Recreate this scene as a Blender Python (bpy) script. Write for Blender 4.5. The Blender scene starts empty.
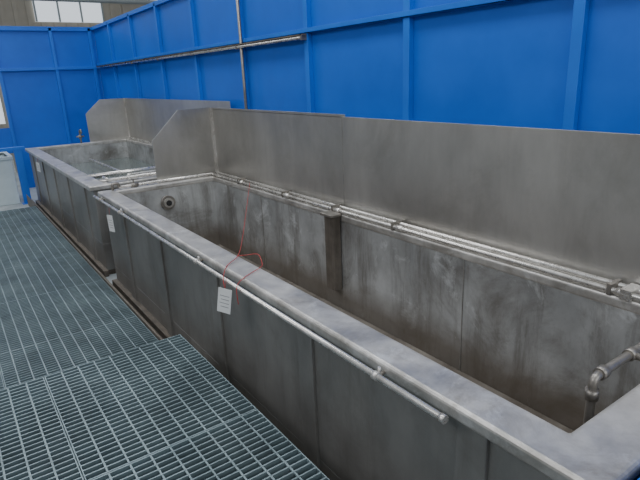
import bpy, bmesh, math, random
from mathutils import Vector, Matrix
random.seed(4)
ZC=2.0
scene=bpy.context.scene

# ------------------------------------------------------------------ materials
def newmat(name):
    m=bpy.data.materials.new(name); m.use_nodes=True
    nt=m.node_tree; b=nt.nodes['Principled BSDF']
    return m,nt,b
def steel(name, c1, c2, rough=(0.3,0.5), metal=0.85, scale=3.0, stretch=(1,1,1), stain=None, stain_amt=0.5, bump=0.05, fine=40, streak=None, streak_amt=0.6, scale_dep=None, zband=None):
    m,nt,b=newmat(name); N=nt.nodes; L=nt.links
    tc=N.new('ShaderNodeTexCoord'); mp=N.new('ShaderNodeMapping'); mp.inputs['Scale'].default_value=stretch
    L.new(tc.outputs['Object'],mp.inputs['Vector'])
    n1=N.new('ShaderNodeTexNoise'); n1.inputs['Scale'].default_value=scale; n1.inputs['Detail'].default_value=8; n1.inputs['Roughness'].default_value=0.65
    L.new(mp.outputs[0],n1.inputs['Vector'])
    r=N.new('ShaderNodeValToRGB'); r.color_ramp.elements[0].position=0.3; r.color_ramp.elements[1].position=0.7
    r.color_ramp.elements[0].color=(*c1,1); r.color_ramp.elements[1].color=(*c2,1)
    L.new(n1.outputs['Fac'],r.inputs['Fac'])
    col=r.outputs['Color']
    n2=N.new('ShaderNodeTexNoise'); n2.inputs['Scale'].default_value=fine; n2.inputs['Detail'].default_value=4
    L.new(mp.outputs[0],n2.inputs['Vector'])
    def layer(col,c,amt,sc,strch,loc,p0,p1,dist=0.6):
        n3=N.new('ShaderNodeTexNoise'); n3.inputs['Scale'].default_value=sc; n3.inputs['Detail'].default_value=10; n3.inputs['Roughness'].default_value=0.72; n3.inputs['Distortion'].default_value=dist
        mp3=N.new('ShaderNodeMapping'); mp3.inputs['Location'].default_value=loc; mp3.inputs['Scale'].default_value=strch
        L.new(tc.outputs['Object'],mp3.inputs['Vector']); L.new(mp3.outputs[0],n3.inputs['Vector'])
        r3=N.new('ShaderNodeValToRGB'); r3.color_ramp.elements[0].position=p0; r3.color_ramp.elements[1].position=p1
        r3.color_ramp.elements[1].color=(amt,)*3+(1,); r3.color_ramp.elements[0].color=(0,0,0,1)
        L.new(n3.outputs['Fac'],r3.inputs['Fac'])
        mx=N.new('ShaderNodeMix'); mx.data_type='RGBA'
        L.new(r3.outputs['Color'],mx.inputs[0]); L.new(col,mx.inputs[6]); mx.inputs[7].default_value=(*c,1)
        return mx.outputs[2]
    if stain: col=layer(col,stain,stain_amt,scale*0.8,(1,1,1),(3.1,7.7,1.3),0.48,0.68)
    if streak: col=layer(col,streak,streak_amt,6,(1,1,0.12),(1.1,2.7,0.3),0.50,0.72,0.15)
    if scale_dep: col=layer(col,scale_dep,0.75,3.5,(1,1,1),(9.1,4.7,2.3),0.57,0.69)
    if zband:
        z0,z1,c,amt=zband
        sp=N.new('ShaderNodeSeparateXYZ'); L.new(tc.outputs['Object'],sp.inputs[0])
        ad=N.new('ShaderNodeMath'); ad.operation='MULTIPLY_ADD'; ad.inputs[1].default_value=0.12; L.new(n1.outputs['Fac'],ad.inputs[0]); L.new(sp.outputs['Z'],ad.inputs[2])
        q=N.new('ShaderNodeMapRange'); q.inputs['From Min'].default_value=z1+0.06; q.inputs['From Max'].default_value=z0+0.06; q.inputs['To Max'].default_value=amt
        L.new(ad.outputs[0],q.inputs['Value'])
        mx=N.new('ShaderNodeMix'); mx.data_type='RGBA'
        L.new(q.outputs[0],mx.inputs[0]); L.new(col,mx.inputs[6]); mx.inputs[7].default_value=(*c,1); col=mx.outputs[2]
    L.new(col,b.inputs['Base Color'])
    mr=N.new('ShaderNodeMapRange'); mr.inputs['To Min'].default_value=rough[0]; mr.inputs['To Max'].default_value=rough[1]
    mr.inputs['From Min'].default_value=0.3; mr.inputs['From Max'].default_value=0.7
    L.new(n1.outputs['Fac'],mr.inputs['Value']); L.new(mr.outputs[0],b.inputs['Roughness'])
    b.inputs['Metallic'].default_value=metal
    if bump:
        bp=N.new('ShaderNodeBump'); bp.inputs['Strength'].default_value=bump; bp.inputs['Distance'].default_value=0.01
        L.new(n2.outputs['Fac'],bp.inputs['Height']); L.new(bp.outputs[0],b.inputs['Normal'])
    return m
def plain(name,c,rough=0.5,metal=0.0,var=0.15,scale=4,bump=0.0):
    c1=tuple(x*(1-var) for x in c); c2=tuple(min(1,x*(1+var)) for x in c)
    return steel(name,c1,c2,(rough*0.85,min(1,rough*1.15)),metal,scale,bump=bump)

M_splash=steel('stainless_brushed_sheet',(0.40,0.39,0.37),(0.58,0.565,0.535),(0.30,0.46),0.82,1.6,stretch=(1,1,0.5),stain=(0.33,0.31,0.28),stain_amt=0.5,bump=0.04,streak=(0.34,0.32,0.295),streak_amt=0.3)
M_body=steel('stainless_tank_outside',(0.24,0.235,0.225),(0.39,0.38,0.36),(0.36,0.52),0.6,2.2,stretch=(1,1,0.6),stain=(0.19,0.175,0.155),stain_amt=0.5,bump=0.05,streak=(0.18,0.165,0.145),streak_amt=0.5)
M_rim=steel('stainless_rim',(0.40,0.385,0.36),(0.70,0.68,0.65),(0.28,0.5),0.65,5,stain=(0.27,0.24,0.205),stain_amt=0.7,bump=0.08,scale_dep=(0.80,0.80,0.79))
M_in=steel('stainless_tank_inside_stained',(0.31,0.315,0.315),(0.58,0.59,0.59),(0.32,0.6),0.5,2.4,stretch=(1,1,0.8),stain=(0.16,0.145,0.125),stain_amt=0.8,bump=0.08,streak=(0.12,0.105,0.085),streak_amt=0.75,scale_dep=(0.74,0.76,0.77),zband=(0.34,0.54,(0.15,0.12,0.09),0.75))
M_bot=steel('sludge_rust_bottom',(0.14,0.12,0.10),(0.27,0.245,0.21),(0.35,0.6),0.3,3,stain=(0.08,0.065,0.05),stain_amt=0.8,bump=0.1)
M_pipe=steel('stainless_pipe',(0.58,0.56,0.53),(0.78,0.76,0.73),(0.2,0.36),0.75,12,stain=(0.38,0.34,0.30),stain_amt=0.5,bump=0.0)
M_dark=plain('aged_steel_fitting',(0.27,0.25,0.225),0.40,0.65,0.3,14)
M_weld=plain('weld_seam_steel',(0.30,0.29,0.27),0.5,0.5,0.3,14)
M_rust=plain('stained_angle_iron',(0.17,0.145,0.12),0.6,0.3,0.35,9)
M_brace=steel('brown_stained_bracket',(0.11,0.095,0.08),(0.20,0.175,0.15),(0.4,0.6),0.4,8,streak=(0.05,0.04,0.03))
M_blue=steel('blue_painted_steel',(0.004,0.112,0.56),(0.007,0.145,0.68),(0.36,0.48),0.0,1.5,bump=0.0)
M_blue2=steel('blue_painted_frame',(0.006,0.13,0.60),(0.010,0.17,0.72),(0.35,0.45),0.0,1.5,bump=0.0)
M_grate=steel('galvanised_grating',(0.15,0.20,0.22),(0.27,0.345,0.37),(0.35,0.55),0.4,3,stain=(0.10,0.12,0.13),stain_amt=0.5,bump=0.0)
M_conc=plain('concrete_floor',(0.36,0.39,0.40),0.6,0,0.3,2,bump=0.1)
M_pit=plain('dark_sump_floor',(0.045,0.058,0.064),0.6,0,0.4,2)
M_cream=plain('cream_cladding',(0.44,0.40,0.33),0.6,0,0.08,3)
M_grey=plain('grey_cladding',(0.36,0.40,0.40),0.6,0,0.1,3)
M_paper=plain('white_paper_tag',(0.75,0.76,0.76),0.7,0,0.05,3)
M_ink=plain('printed_text',(0.2,0.2,0.22),0.7,0,0.05,3)
M_red=plain('red_cable',(0.40,0.03,0.03),0.5,0,0.1,3)
M_plast=plain('translucent_white_plastic',(0.55,0.64,0.67),0.35,0,0.08,3)
M_blk=plain('black_rubber',(0.02,0.02,0.02),0.5,0,0.2,3)
mw,nt,b=newmat('bath_water'); b.inputs['Base Color'].default_value=(0.13,0.155,0.15,1); b.inputs['Roughness'].default_value=0.14
n=nt.nodes.new('ShaderNodeTexNoise'); n.inputs['Scale'].default_value=6; bp=nt.nodes.new('ShaderNodeBump'); bp.inputs['Strength'].default_value=0.05
nt.links.new(n.outputs['Fac'],bp.inputs['Height']); nt.links.new(bp.outputs[0],b.inputs['Normal'])
M_water=mw
mg,nt,b=newmat('window_glass_daylit'); b.inputs['Base Color'].default_value=(0.8,0.85,0.88,1); b.inputs['Emission Color'].default_value=(0.85,0.92,1,1); b.inputs['Emission Strength'].default_value=0.8
M_glass=mg

# ------------------------------------------------------------------ builders
class B:
    def __init__(s): s.v=[]; s.f=[]; s.m=[]; s.mats=[]; s.smooth=[]
    def mi(s,mat):
        if mat not in s.mats: s.mats.append(mat)
        return s.mats.index(mat)
    def box(s,x0,x1,y0,y1,z0,z1,mat):
        i=len(s.v)
        s.v+=[(x0,y0,z0),(x1,y0,z0),(x1,y1,z0),(x0,y1,z0),(x0,y0,z1),(x1,y0,z1),(x1,y1,z1),(x0,y1,z1)]
        k=s.mi(mat)
        for f in ((0,3,2,1),(4,5,6,7),(0,1,5,4),(1,2,6,5),(2,3,7,6),(3,0,4,7)):
            s.f.append(tuple(i+a for a in f)); s.m.append(k); s.smooth.append(False)
    def prism(s,poly,axis,a0,a1,mat):
        def P(p,a):
            if axis=='y': return (p[0],a,p[1])
            if axis=='x': return (a,p[0],p[1])
            return (p[0],p[1],a)
        i=len(s.v); n=len(poly); k=s.mi(mat)
        s.v+=[P(p,a0) for p in poly]+[P(p,a1) for p in poly]
        s.f.append(tuple(range(i,i+n))); s.f.append(tuple(range(i+2*n-1,i+n-1,-1)))
        for j in range(n):
            s.f.append((i+j,i+n+j,i+n+(j+1)%n,i+(j+1)%n))
        s.m+=[k]*(n+2); s.smooth+=[False]*(n+2)
    def tube(s,pts,r,mat,seg=12,fil=0.0):
        pts=[Vector(p) for p in pts]
        if fil>0 and len(pts)>2:
            q=[pts[0]]
            for a,b_,c in zip(pts,pts[1:],pts[2:]):
                d1=(a-b_).normalized(); d2=(c-b_).normalized()
                p1=b_+d1*fil; p2=b_+d2*fil
                for t in (0,.25,.5,.75,1): q.append(p1*(1-t)**2+b_*2*t*(1-t)+p2*t*t)
            q.append(pts[-1]); pts=q
        k=s.mi(mat); rings=[]; ref=None
        for j,p in enumerate(pts):
            if j==0: d=pts[1]-p
            elif j==len(pts)-1: d=p-pts[-2]
            else: d=(pts[j+1]-p).normalized()+(p-pts[j-1]).normalized()
            d.normalize()
            if ref is None: ref=d.orthogonal().normalized()
            u=(ref-d*ref.dot(d)).normalized(); ref=u; w=d.cross(u)
            i=len(s.v)
            for a in range(seg):
                t=2*math.pi*a/seg; s.v.append(tuple(p+u*math.cos(t)*r+w*math.sin(t)*r))
            rings.append(i)
        for i0,i1 in zip(rings,rings[1:]):
            for a in range(seg):
                s.f.append((i0+a,i0+(a+1)%seg,i1+(a+1)%seg,i1+a)); s.m.append(k); s.smooth.append(True)
        s.f.append(tuple(rings[0]+a for a in range(seg-1,-1,-1))); s.f.append(tuple(rings[-1]+a for a in range(seg)))
        s.m+=[k,k]; s.smooth+=[False,False]
    def obj(s,name,parent=None,bevel=0,fixn=True):
        me=bpy.data.meshes.new(name); me.from_pydata(s.v,[],s.f)
        for m in s.mats: me.materials.append(m)
        for p,mi,sm in zip(me.polygons,s.m,s.smooth): p.material_index=mi; p.use_smooth=sm
        if fixn:
            bm=bmesh.new(); bm.from_mesh(me); bmesh.ops.recalc_face_normals(bm,faces=bm.faces); bm.to_mesh(me); bm.free()
        o=bpy.data.objects.new(name,me); scene.collection.objects.link(o)
        if parent: o.parent=parent
        if bevel:
            bv=o.modifiers.new('bevel','BEVEL'); bv.width=bevel; bv.segments=3; bv.limit_method='ANGLE'; bv.angle_limit=math.radians(50)
        return o
def empty(name):
    e=bpy.data.objects.new(name,None); scene.collection.objects.link(e); return e
def ring(b,o,i,z0,z1,mat,im=None):
    O=[(o[0],o[2]),(o[1],o[2]),(o[1],o[3]),(o[0],o[3])]; I=[(i[0],i[2]),(i[1],i[2]),(i[1],i[3]),(i[0],i[3])]
    n=len(b.v)
    for P in (O,I):
        for z in (z0,z1):
            b.v+=[(p[0],p[1],z) for p in P]
    k=b.mi(mat); k2=b.mi(im or mat)
    for j in range(4):
        q=(j+1)%4
        b.f.append((n+j,n+q,n+4+q,n+4+j)); b.m.append(k)
        b.f.append((n+8+j,n+12+j,n+12+q,n+8+q)); b.m.append(k2)
        b.f.append((n+4+j,n+4+q,n+12+q,n+12+j)); b.m.append(k)
        b.f.append((n+j,n+8+j,n+8+q,n+q)); b.m.append(k)
    b.smooth+=[False]*16

# ------------------------------------------------------------------ big tank
BX0,BX1,BY0,BY1=1.13,2.42,0.48,5.47      # outer rim
IX0,IX1,IY0,IY1=1.29,2.31,0.66,5.36      # inner opening
BZ=0.22
big=empty('stainless_steel_dip_tank')
b=B(); ring(b,(BX0,BX1,BY0,BY1),(IX0,IX1,IY0,IY1),0.945,1.0,M_rim); b.obj('rim',big,0.014)
b=B(); ring(b,(BX0+0.045,BX1-0.01,BY0+0.03,BY1-0.03),(IX0-0.004,IX1+0.004,IY0-0.004,IY1+0.004),BZ,0.95,M_body,M_in)
b.box(BX0+0.045,BX1-0.01,BY0+0.03,BY1-0.03,0.06,BZ,M_body)
b.obj('shell',big,0.004)
b=B(); b.box(IX0,IX1,IY0,IY1,BZ-0.005,BZ+0.006,M_bot)
b.obj('bottom_sludge',big)
b=B()
for y in (1.9,4.3): b.box(IX1-0.001,IX1+0.003,y-0.002,y+0.002,BZ,0.95,M_weld)
b.obj('weld_seams',big)
b=B()
for y in (0.9,1.85,2.85,3.85,4.8):
    b.box(BX0+0.03,BX0+0.05,y-0.06,y+0.06,0.06,0.945,M_body)
b.box(BX0-0.0,BX0+0.05,BY0,BY1,0.0,0.07,M_rust)
b.box(BX0+0.06,BX1,BY0+0.05,BY1-0.05,0.0,0.065,M_rust)
b.obj('stiffeners_and_base',big,0.004)
b=B()
t=0.006
b.box(2.428,2.428+t,3.14,5.51,0.97,1.720,M_splash)
b.box(2.422,2.422+t,0.475,3.17,0.97,1.703,M_splash)
b.box(2.4205,2.422,3.164,3.170,0.99,1.703,M_weld)
b.box(2.428,2.45,0.475,5.51,1.697,1.702,M_splash)
b.prism([(2.428,0.97),(2.428,1.720),(2.05,1.720),(1.74,1.43),(1.74,0.97)],'y',5.48,5.487,M_splash)
b.box(2.400,2.43,5.455,5.485,0.97,1.722,M_rim)
b.obj('splash_guard',big,0.0015)
b=B()
b.box(2.235,2.306,3.07,3.18,0.40,1.0,M_brace)
b.box(2.21,2.306,3.05,3.20,0.992,1.012,M_dark)
b.obj('inner_bracket',big,0.004)
b=B()
e=IY1
b.tube([(1.78,e,0.80),(1.78,e-.03,0.80)],0.075,M_dark,20); b.tube([(1.78,e-.03,0.80),(1.78,e-.045,0.80)],0.05,M_rim,20)
b.tube([(1.78,e-.045,0.80),(1.78,e-.05,0.80)],0.03,M_blk,20)
b.obj('inlet_flange',big)
b=B()
for x,z in ((2.325,1.02),(2.385,1.028)):
    b.tube([(x,0.50,z),(x,5.42,z)],0.014,M_pipe)
for y in (1.02,2.45,3.12,3.85,4.7):
    b.tube([(2.325,y-0.03,1.02),(2.325,y+0.03,1.02)],0.021,M_pipe)
    b.box(2.31,2.405,y+0.05,y+0.07,0.998,1.05,M_dark)
b.box(2.305,2.41,0.98,1.03,0.998,1.045,M_pipe)
b.obj('back_sparge_pipes',big)
b=B()
e=5.42
b.tube([(2.325,e-.02,1.022),(2.325,e,1.022),(1.33,e,1.022)],0.013,M_pipe,fil=0.01)
b.tube([(1.33,e,1.022),(1.33,e,1.06),(1.27,e,1.06),(1.27,e,1.0)],0.014,M_dark,fil=0.012)
b.tube([(1.45,e,1.022),(1.52,e,1.022)],0.022,M_dark)
b.tube([(1.48,e,1.03),(1.48,e,1.075)],0.008,M_dark); b.box(1.43,1.53,e-.01,e+.01,1.075,1.083,M_dark)
b.obj('end_pipe_with_valve',big)
b=B()
RX=1.092
b.tube([(RX,0.95,0.965),(RX,5.44,0.965)],0.0125,M_pipe,14)
b.tube([(RX,0.945,0.965),(RX,0.965,0.965)],0.015,M_pipe,14)
for y in (1.27,2.9,4.55,5.2):
    b.tube([(RX,y-0.012,0.965),(RX,y+0.012,0.965)],0.017,M_rim,14)
    b.tube([(RX,y,0.965),(RX+.04,y,0.965)],0.008,M_dark,8)
    b.tube([(RX+.015,y,0.965),(RX+.015,y,0.995)],0.006,M_rim,8)
b.obj('front_rail',big)
b=B()
P=M_dark
b.tube([(1.56,0.74,0.42),(1.56,0.74,1.03),(2.28,0.74,1.03)],0.015,P,14,fil=0.03)
for c,d in (((1.56,0.74,0.97),'z'),((1.61,0.74,1.03),'x'),((1.80,0.74,1.03),'x'),((1.97,0.74,1.03),'x')):
    e=Vector(c); dv=Vector((0,0,0.018)) if d=='z' else Vector((0.018,0,0))
    b.tube([e-dv,e+dv],0.022,P,10)
b.tube([(1.80,0.74,1.03),(1.80,0.50,1.03)],0.013,P,12)
b.tube([(1.80,0.58,1.03),(1.80,0.62,1.03)],0.021,P,12)
b.tube([(1.97,0.74,1.03),(1.97,0.74,1.09)],0.010,P,10); b.box(1.92,2.03,0.73,0.75,1.087,1.095,P)
b.tube([(2.325,0.60,1.028),(2.2,0.60,1.028),(2.2,0.74,1.03)],0.013,P,10)
b.obj('fill_pipe_with_elbow',big)

# ------------------------------------------------------------------ second tank
SX0,SX1,SY0,SY1=1.13,2.95,5.80,10.6
JX0,JX1,JY0,JY1=1.31,2.83,5.97,10.45
sm=empty('stainless_steel_dip_tank.001')
b=B(); ring(b,(SX0,SX1,SY0,SY1),(JX0,JX1,JY0,JY1),0.945,1.0,M_rim); b.obj('rim',sm,0.012)
b=B(); ring(b,(SX0+0.045,SX1-0.01,SY0+0.03,SY1-0.03),(JX0-0.004,JX1+0.004,JY0-0.004,JY1+0.004),0.36,0.95,M_body,M_in)
b.box(SX0+0.045,SX1-0.01,SY0+0.03,SY1-0.03,0.06,0.36,M_body); b.obj('shell',sm,0.004)
b=B(); b.box(JX0,JX1,JY0,JY1,0.36,0.66,M_water); b.obj('water',sm)
b=B()
for y in (6.3,7.25,8.2,9.15,10.1):
    b.box(SX0+0.03,SX0+0.05,y-0.05,y+0.05,0.06,0.945,M_body)
b.box(SX0,SX0+0.05,SY0,SY1,0.0,0.07,M_rust); b.box(SX0+0.06,SX1,SY0+0.05,SY1-0.05,0,0.065,M_rust)
b.obj('stiffeners_and_base',sm,0.004)
b=B()
b.box(2.95,2.956,6.1,10.62,0.97,1.745,M_splash)
b.prism([(2.95,0.97),(2.95,1.745),(2.5,1.745),(2.22,1.5),(2.22,0.97)],'y',10.60,10.607,M_splash)
b.box(2.93,2.955,10.58,10.605,0.97,1.745,M_rim)
b.obj('splash_guard',sm,0.0015)
b=B()
b.tube([(1.35,5.88,1.03),(2.9,5.88,1.03)],0.016,M_pipe); b.tube([(2.87,5.88,1.03),(2.87,10.5,1.03)],0.014,M_pipe)
b.tube([(1.35,6.10,1.03),(1.35,5.88,1.03)],0.016,M_pipe)
b.tube([(1.6,6.05,1.0),(1.6,6.05,1.03),(2.3,6.05,1.03),(2.3,6.05,0.82)],0.016,M_pipe,fil=0.02)
b.obj('rim_pipes',sm)
b=B()
for y in (6.6,7.1): b.tube([(JX0,y,0.90),(JX1,y,0.90)],0.032,M_pipe)
b.tube([(2.0,6.3,0.80),(2.0,9.8,0.78)],0.02,M_pipe)
b.obj('support_rack_bars',sm)
b=B()
b.tube([(2.05,10.52,1.0),(2.05,10.52,1.22),(2.05,10.40,1.25),(2.05,10.38,1.18)],0.016,M_dark,fil=0.03)
b.tube([(1.98,10.52,1.12),(2.12,10.52,1.12)],0.014,M_dark); b.tube([(2.05,10.52,1.08),(2.05,10.52,1.15)],0.028,M_dark)
b.obj('tap',sm)

# ------------------------------------------------------------------ gratings
def grating(x0,x1,y0,y1,top,panels_y,panels_x,px=0.085,py=0.036):
    b=B(); d=0.03
    xs=[x0+(x1-x0)*i/panels_x for i in range(panels_x+1)]
    ys=[y0+(y1-y0)*i/panels_y for i in range(panels_y+1)]
    for i in range(panels_x):
        for j in range(panels_y):
            a0,a1,c0,c1=xs[i]+0.002,xs[i+1]-0.002,ys[j]+0.002,ys[j+1]-0.002
            for (p,q) in ((a0,a0+0.005),(a1-0.005,a1)): b.box(p,q,c0,c1,top-d,top,M_grate)
            n=max(1,round((c1-c0)/py))
            for k in range(n+1):
                y=c0+(c1-c0-0.007)*k/n
                b.box(a0+0.005,a1-0.005,y,y+0.007,top-d,top-0.0003,M_grate)
            n=max(1,round((a1-a0)/px))
            for k in range(1,n):
                x=a0+(a1-a0)*k/n
                b.box(x-0.004,x+0.004,c0+0.005,c1-0.005,top-0.009,top-0.001,M_grate)
    return b
up=empty('raised_grating_platform')
grating(-1.41,0.99,-1.03,3.07,0.45,4,3).obj('grating',up,fixn=False)
b=B()
b.box(0.975,0.985,-1.0,3.05,0.33,0.414,M_grate); b.box(-1.4,0.985,3.035,3.045,0.33,0.414,M_grate)
for x in (-1.35,-0.2,0.93):
    for y in (-0.9,1.0,3.0): b.box(x,x+0.04,y-0.02,y+0.02,0,0.414,M_grate)
for y in (-1.0,0.0,1.0,2.0): b.box(-1.4,0.975,y,y+0.04,0.37,0.414,M_grate)
b.obj('frame_and_legs',up)
lo=empty('lower_grating_walkway')
grating(-3.0,1.0,3.08,9.5,0.18,6,4).obj('grating',lo,fixn=False)
b=B()
for y in (3.1,4.1,5.2,6.3,7.4,8.4,9.45): b.box(-3.0,1.0,y-0.02,y+0.02,0,0.144,M_grate)
b.box(0.985,0.995,3.1,9.45,0.0,0.144,M_grate)
b.obj('support_beams',lo)
b=B(); b.box(1.005,1.012,-0.8,10.6,0.0,0.20,M_rust); b.box(1.012,1.115,-0.8,10.6,0.0,0.012,M_rust)
b.tube([(1.06,0.2,0.10),(1.06,10.5,0.10)],0.018,M_rust)
b.obj('drain_channel',None)

# ------------------------------------------------------------------ room
b=B(); b.box(-7,9,-5,22,-0.05,0.0,M_conc); b.obj('floor')
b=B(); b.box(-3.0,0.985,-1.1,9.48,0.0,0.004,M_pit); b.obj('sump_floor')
WX=3.05; PY=[-0.95+1.35*i for i in range(11)]
b=B(); b.box(WX,WX+0.01,-2.5,12.5,0,3.14,M_blue)
for y in PY:
    if y>12.4: continue
    b.box(WX-0.045,WX,y-0.03,y-0.022,0,3.14,M_blue2); b.box(WX-0.045,WX,y+0.022,y+0.03,0,3.14,M_blue2)
    b.box(WX-0.05,WX-0.042,y-0.034,y+0.034,0,3.14,M_blue2)
b.box(WX-0.05,WX+0.03,-2.5,12.5,3.10,3.16,M_blue2)
b.box(WX-0.06,WX,-2.5,12.5,2.385,2.395,M_blue2); b.box(WX-0.06,WX-0.052,-2.5,12.5,2.385,2.43,M_blue2)
b.obj('wall_right',bevel=0.002)
b=B()
b.tube([(WX-0.085,4.45,2.35),(WX-0.085,12.3,2.35)],0.018,M_pipe)
b.box(WX-0.11,WX-0.062,4.42,12.3,2.368,2.378,M_rust)
for y in PY:
    if 4<y<12.3: b.box(WX-0.11,WX-0.045,y-0.015,y+0.015,2.325,2.378,M_dark)
b.obj('wall_conduit_rail')
b=B(); b.tube([(WX-0.08,5.72,0.0),(WX-0.08,5.72,3.6)],0.018,M_dark); b.obj('vertical_drain_pipe')
EY=12.5
b=B()
b.box(0.4,WX,EY,EY+0.02,2.36,3.14,M_blue); b.box(-3.5,0.4,EY,EY+0.02,2.36,3.14,M_blue)
b.box(1.15,WX,EY,EY+0.02,0.0,2.36,M_blue)
b.box(-3.5,1.15,EY,EY+0.02,0.75,1.25,M_blue)
b.box(-3.5,WX-0.06,EY-0.06,EY,2.33,2.39,M_blue2); b.box(-3.5,WX-0.06,EY-0.05,EY+0.03,3.08,3.16,M_blue2)
for x in (1.17,2.2,2.95): b.box(x-0.03,x+0.03,EY-0.05,EY,0,3.14,M_blue2)
b.obj('wall_end',bevel=0.003)
b=B(); b.box(0.97,1.09,10.75,10.85,0,1.0,M_blue2); b.box(0.94,1.12,10.72,10.88,0,0.012,M_blue2); b.box(0.6,1.15,10.74,10.84,0.97,1.02,M_blue2)
b.obj('blue_support_stand',bevel=0.003)
b=B(); ring(b,(0.1,0.92,10.9,11.8),(0.14,0.88,10.94,11.76),0.05,0.85,M_plast); b.box(0.1,0.92,10.9,11.8,0,0.06,M_plast); ring(b,(0.07,0.95,10.87,11.83),(0.14,0.88,10.94,11.76),0.80,0.86,M_plast)
b.obj('white_plastic_bin',bevel=0.01)
b=B(); b.box(1.12,2.9,0.40,0.44,0,0.99,M_blue2); b.box(1.12,2.9,0.38,0.46,0.96,0.99,M_blue2); b.obj('blue_end_guard_panel',bevel=0.003)
b=B()
b.box(-7,9,19.0,19.1,0,8,M_cream)
x=-7
while x<9: b.box(x,x+0.12,18.96,19.0,0,8,M_cream); x+=0.35
b.obj('wall_back')
b=B()
for x in (-4,-0.5,3.0,6.5): b.box(x,x+2.0,18.9,18.95,3.9,6.2,M_glass)
for x in (-4,-0.5,3.0,6.5):
    for k in range(4): b.box(x+k*0.65,x+k*0.65+0.05,18.86,18.9,3.9,6.2,M_grey)
b.box(-2.5,2.6,18.9,18.95,1.0,3.0,M_glass)  # low glowing pane added to brighten the back wall beyond the opening
b.obj('window_1')
b=B()
for x in (1.45,4.6): 
    b.box(x-0.12,x+0.12,15.0,15.02,0,7.5,M_cream); b.box(x-0.12,x+0.12,15.25,15.27,0,7.5,M_cream); b.box(x-0.01,x+0.01,15.02,15.25,0,7.5,M_cream)
b.box(-6,8,15.0,15.25,4.6,4.8,M_grey)
b.tube([(-6,14.8,4.0),(8,14.8,4.0)],0.06,M_grey); b.tube([(-6,14.8,4.3),(8,14.8,4.3)],0.04,M_rust)
b.obj('steel_roof_frame')

# ------------------------------------------------------------------ tags and cable
def tag(name,x,y,z,w,h,tilt,rz):
    b=B(); b.box(-0.0008,0.0008,-w/2,w/2,-h,0,M_paper)
    for k in range(4): b.box(-0.0014,-0.0008,-w*0.35,w*(0.35-0.1*(k%2)),-h*(0.3+0.15*k)-0.0015,-h*(0.3+0.15*k)+0.0015,M_ink)
    b.tube([(0,0,-0.01),(0.012,0.004,0.06)],0.0012,M_red,6)
    o=b.obj(name); o.location=(x,y,z); o.rotation_euler=(math.radians(tilt),0,math.radians(rz)); return o
tag('paper_tag',1.040,2.40,0.960,0.078,0.14,10,36)
tag('paper_tag',1.060,4.80,0.90,0.11,0.15,-4,10)
tag('paper_tag',1.09,9.0,0.925,0.16,0.14,3,8)
b=B()
def cable(p):
    c=[Vector(q) for q in p]; out=[]
    c=[c[0]]+c+[c[-1]]
    for i in range(1,len(c)-2):
        for k in range(8):
            t=k/8; a,b1,c1,d=c[i-1:i+3]
            out.append(0.5*((2*b1)+(c1-a)*t+(2*a-5*b1+4*c1-d)*t*t+(3*b1-a-3*c1+d)*t**3))
    out.append(c[-2]); return out
b.tube(cable([(1.055,2.44,0.95),(1.07,2.48,0.988),(1.15,2.60,1.004),(1.28,2.72,1.006),(1.55,3.2,0.94),(1.95,3.9,0.95),(2.32,4.52,1.04)]),0.0022,M_red,8)
b.tube(cable([(1.06,2.30,0.90),(1.07,2.32,0.988),(1.15,2.38,1.004),(1.28,2.45,1.006),(1.33,2.52,1.00),(1.36,2.62,1.02),(1.32,2.68,1.01),(1.28,2.72,1.004)]),0.002,M_red,8)
b.obj('red_cable',big)

# ------------------------------------------------------------------ light
w=bpy.data.worlds.new('world'); scene.world=w; w.use_nodes=True; nt=w.node_tree; bg=nt.nodes['Background']
tc=nt.nodes.new('ShaderNodeTexCoord'); sp=nt.nodes.new('ShaderNodeSeparateXYZ'); r=nt.nodes.new('ShaderNodeValToRGB')
nt.links.new(tc.outputs['Generated'],sp.inputs[0]); nt.links.new(sp.outputs['Z'],r.inputs[0]); nt.links.new(r.outputs[0],bg.inputs[0])
r.color_ramp.elements[0].color=(0.27,0.275,0.285,1); r.color_ramp.elements[0].position=0.0
r.color_ramp.elements[1].color=(0.86,0.93,1.0,1); r.color_ramp.elements[1].position=0.75
bg.inputs[1].default_value=0.54
def area(name,loc,rot,sx,sy,e,c=(1,0.98,0.95)):
    l=bpy.data.lights.new(name,'AREA'); l.shape='RECTANGLE'; l.size=sx; l.size_y=sy; l.energy=e; l.color=c
    o=bpy.data.objects.new(name,l); scene.collection.objects.link(o); o.location=loc; o.rotation_euler=[math.radians(a) for a in rot]
area('skylight_panel',(0.9,3.0,6.5),(0,0,0),1.4,7,230,(0.96,0.98,1))
area('skylight_panel.001',(0.5,11,6.8),(0,0,0),2.0,5,190,(0.94,0.98,1))
area('skylight_panel.002',(-4.5,3.0,5.5),(0,-45,0),1.6,5,140,(0.98,0.98,1))
area('added_fill_panel',(0.5,-6.0,4.5),(65,0,0),6,3,190,(0.92,0.97,1))  # fill light added behind the camera to brighten the splash end plates

# ------------------------------------------------------------------ camera
fwd=Vector((.5402,.7848,-.2957)).normalized()
upv=Vector((.2079,.2251,.9542)); upv=(upv-fwd*upv.dot(fwd)).normalized()
rt=fwd.cross(upv)
cam=bpy.data.cameras.new('camera'); cam.sensor_width=36; cam.lens=530/640*36; cam.clip_start=0.05
co=bpy.data.objects.new('camera',cam); scene.collection.objects.link(co)
m=Matrix((rt,upv,-fwd)).transposed().to_4x4(); m.translation=Vector((0,0,ZC)); co.matrix_world=m
scene.camera=co
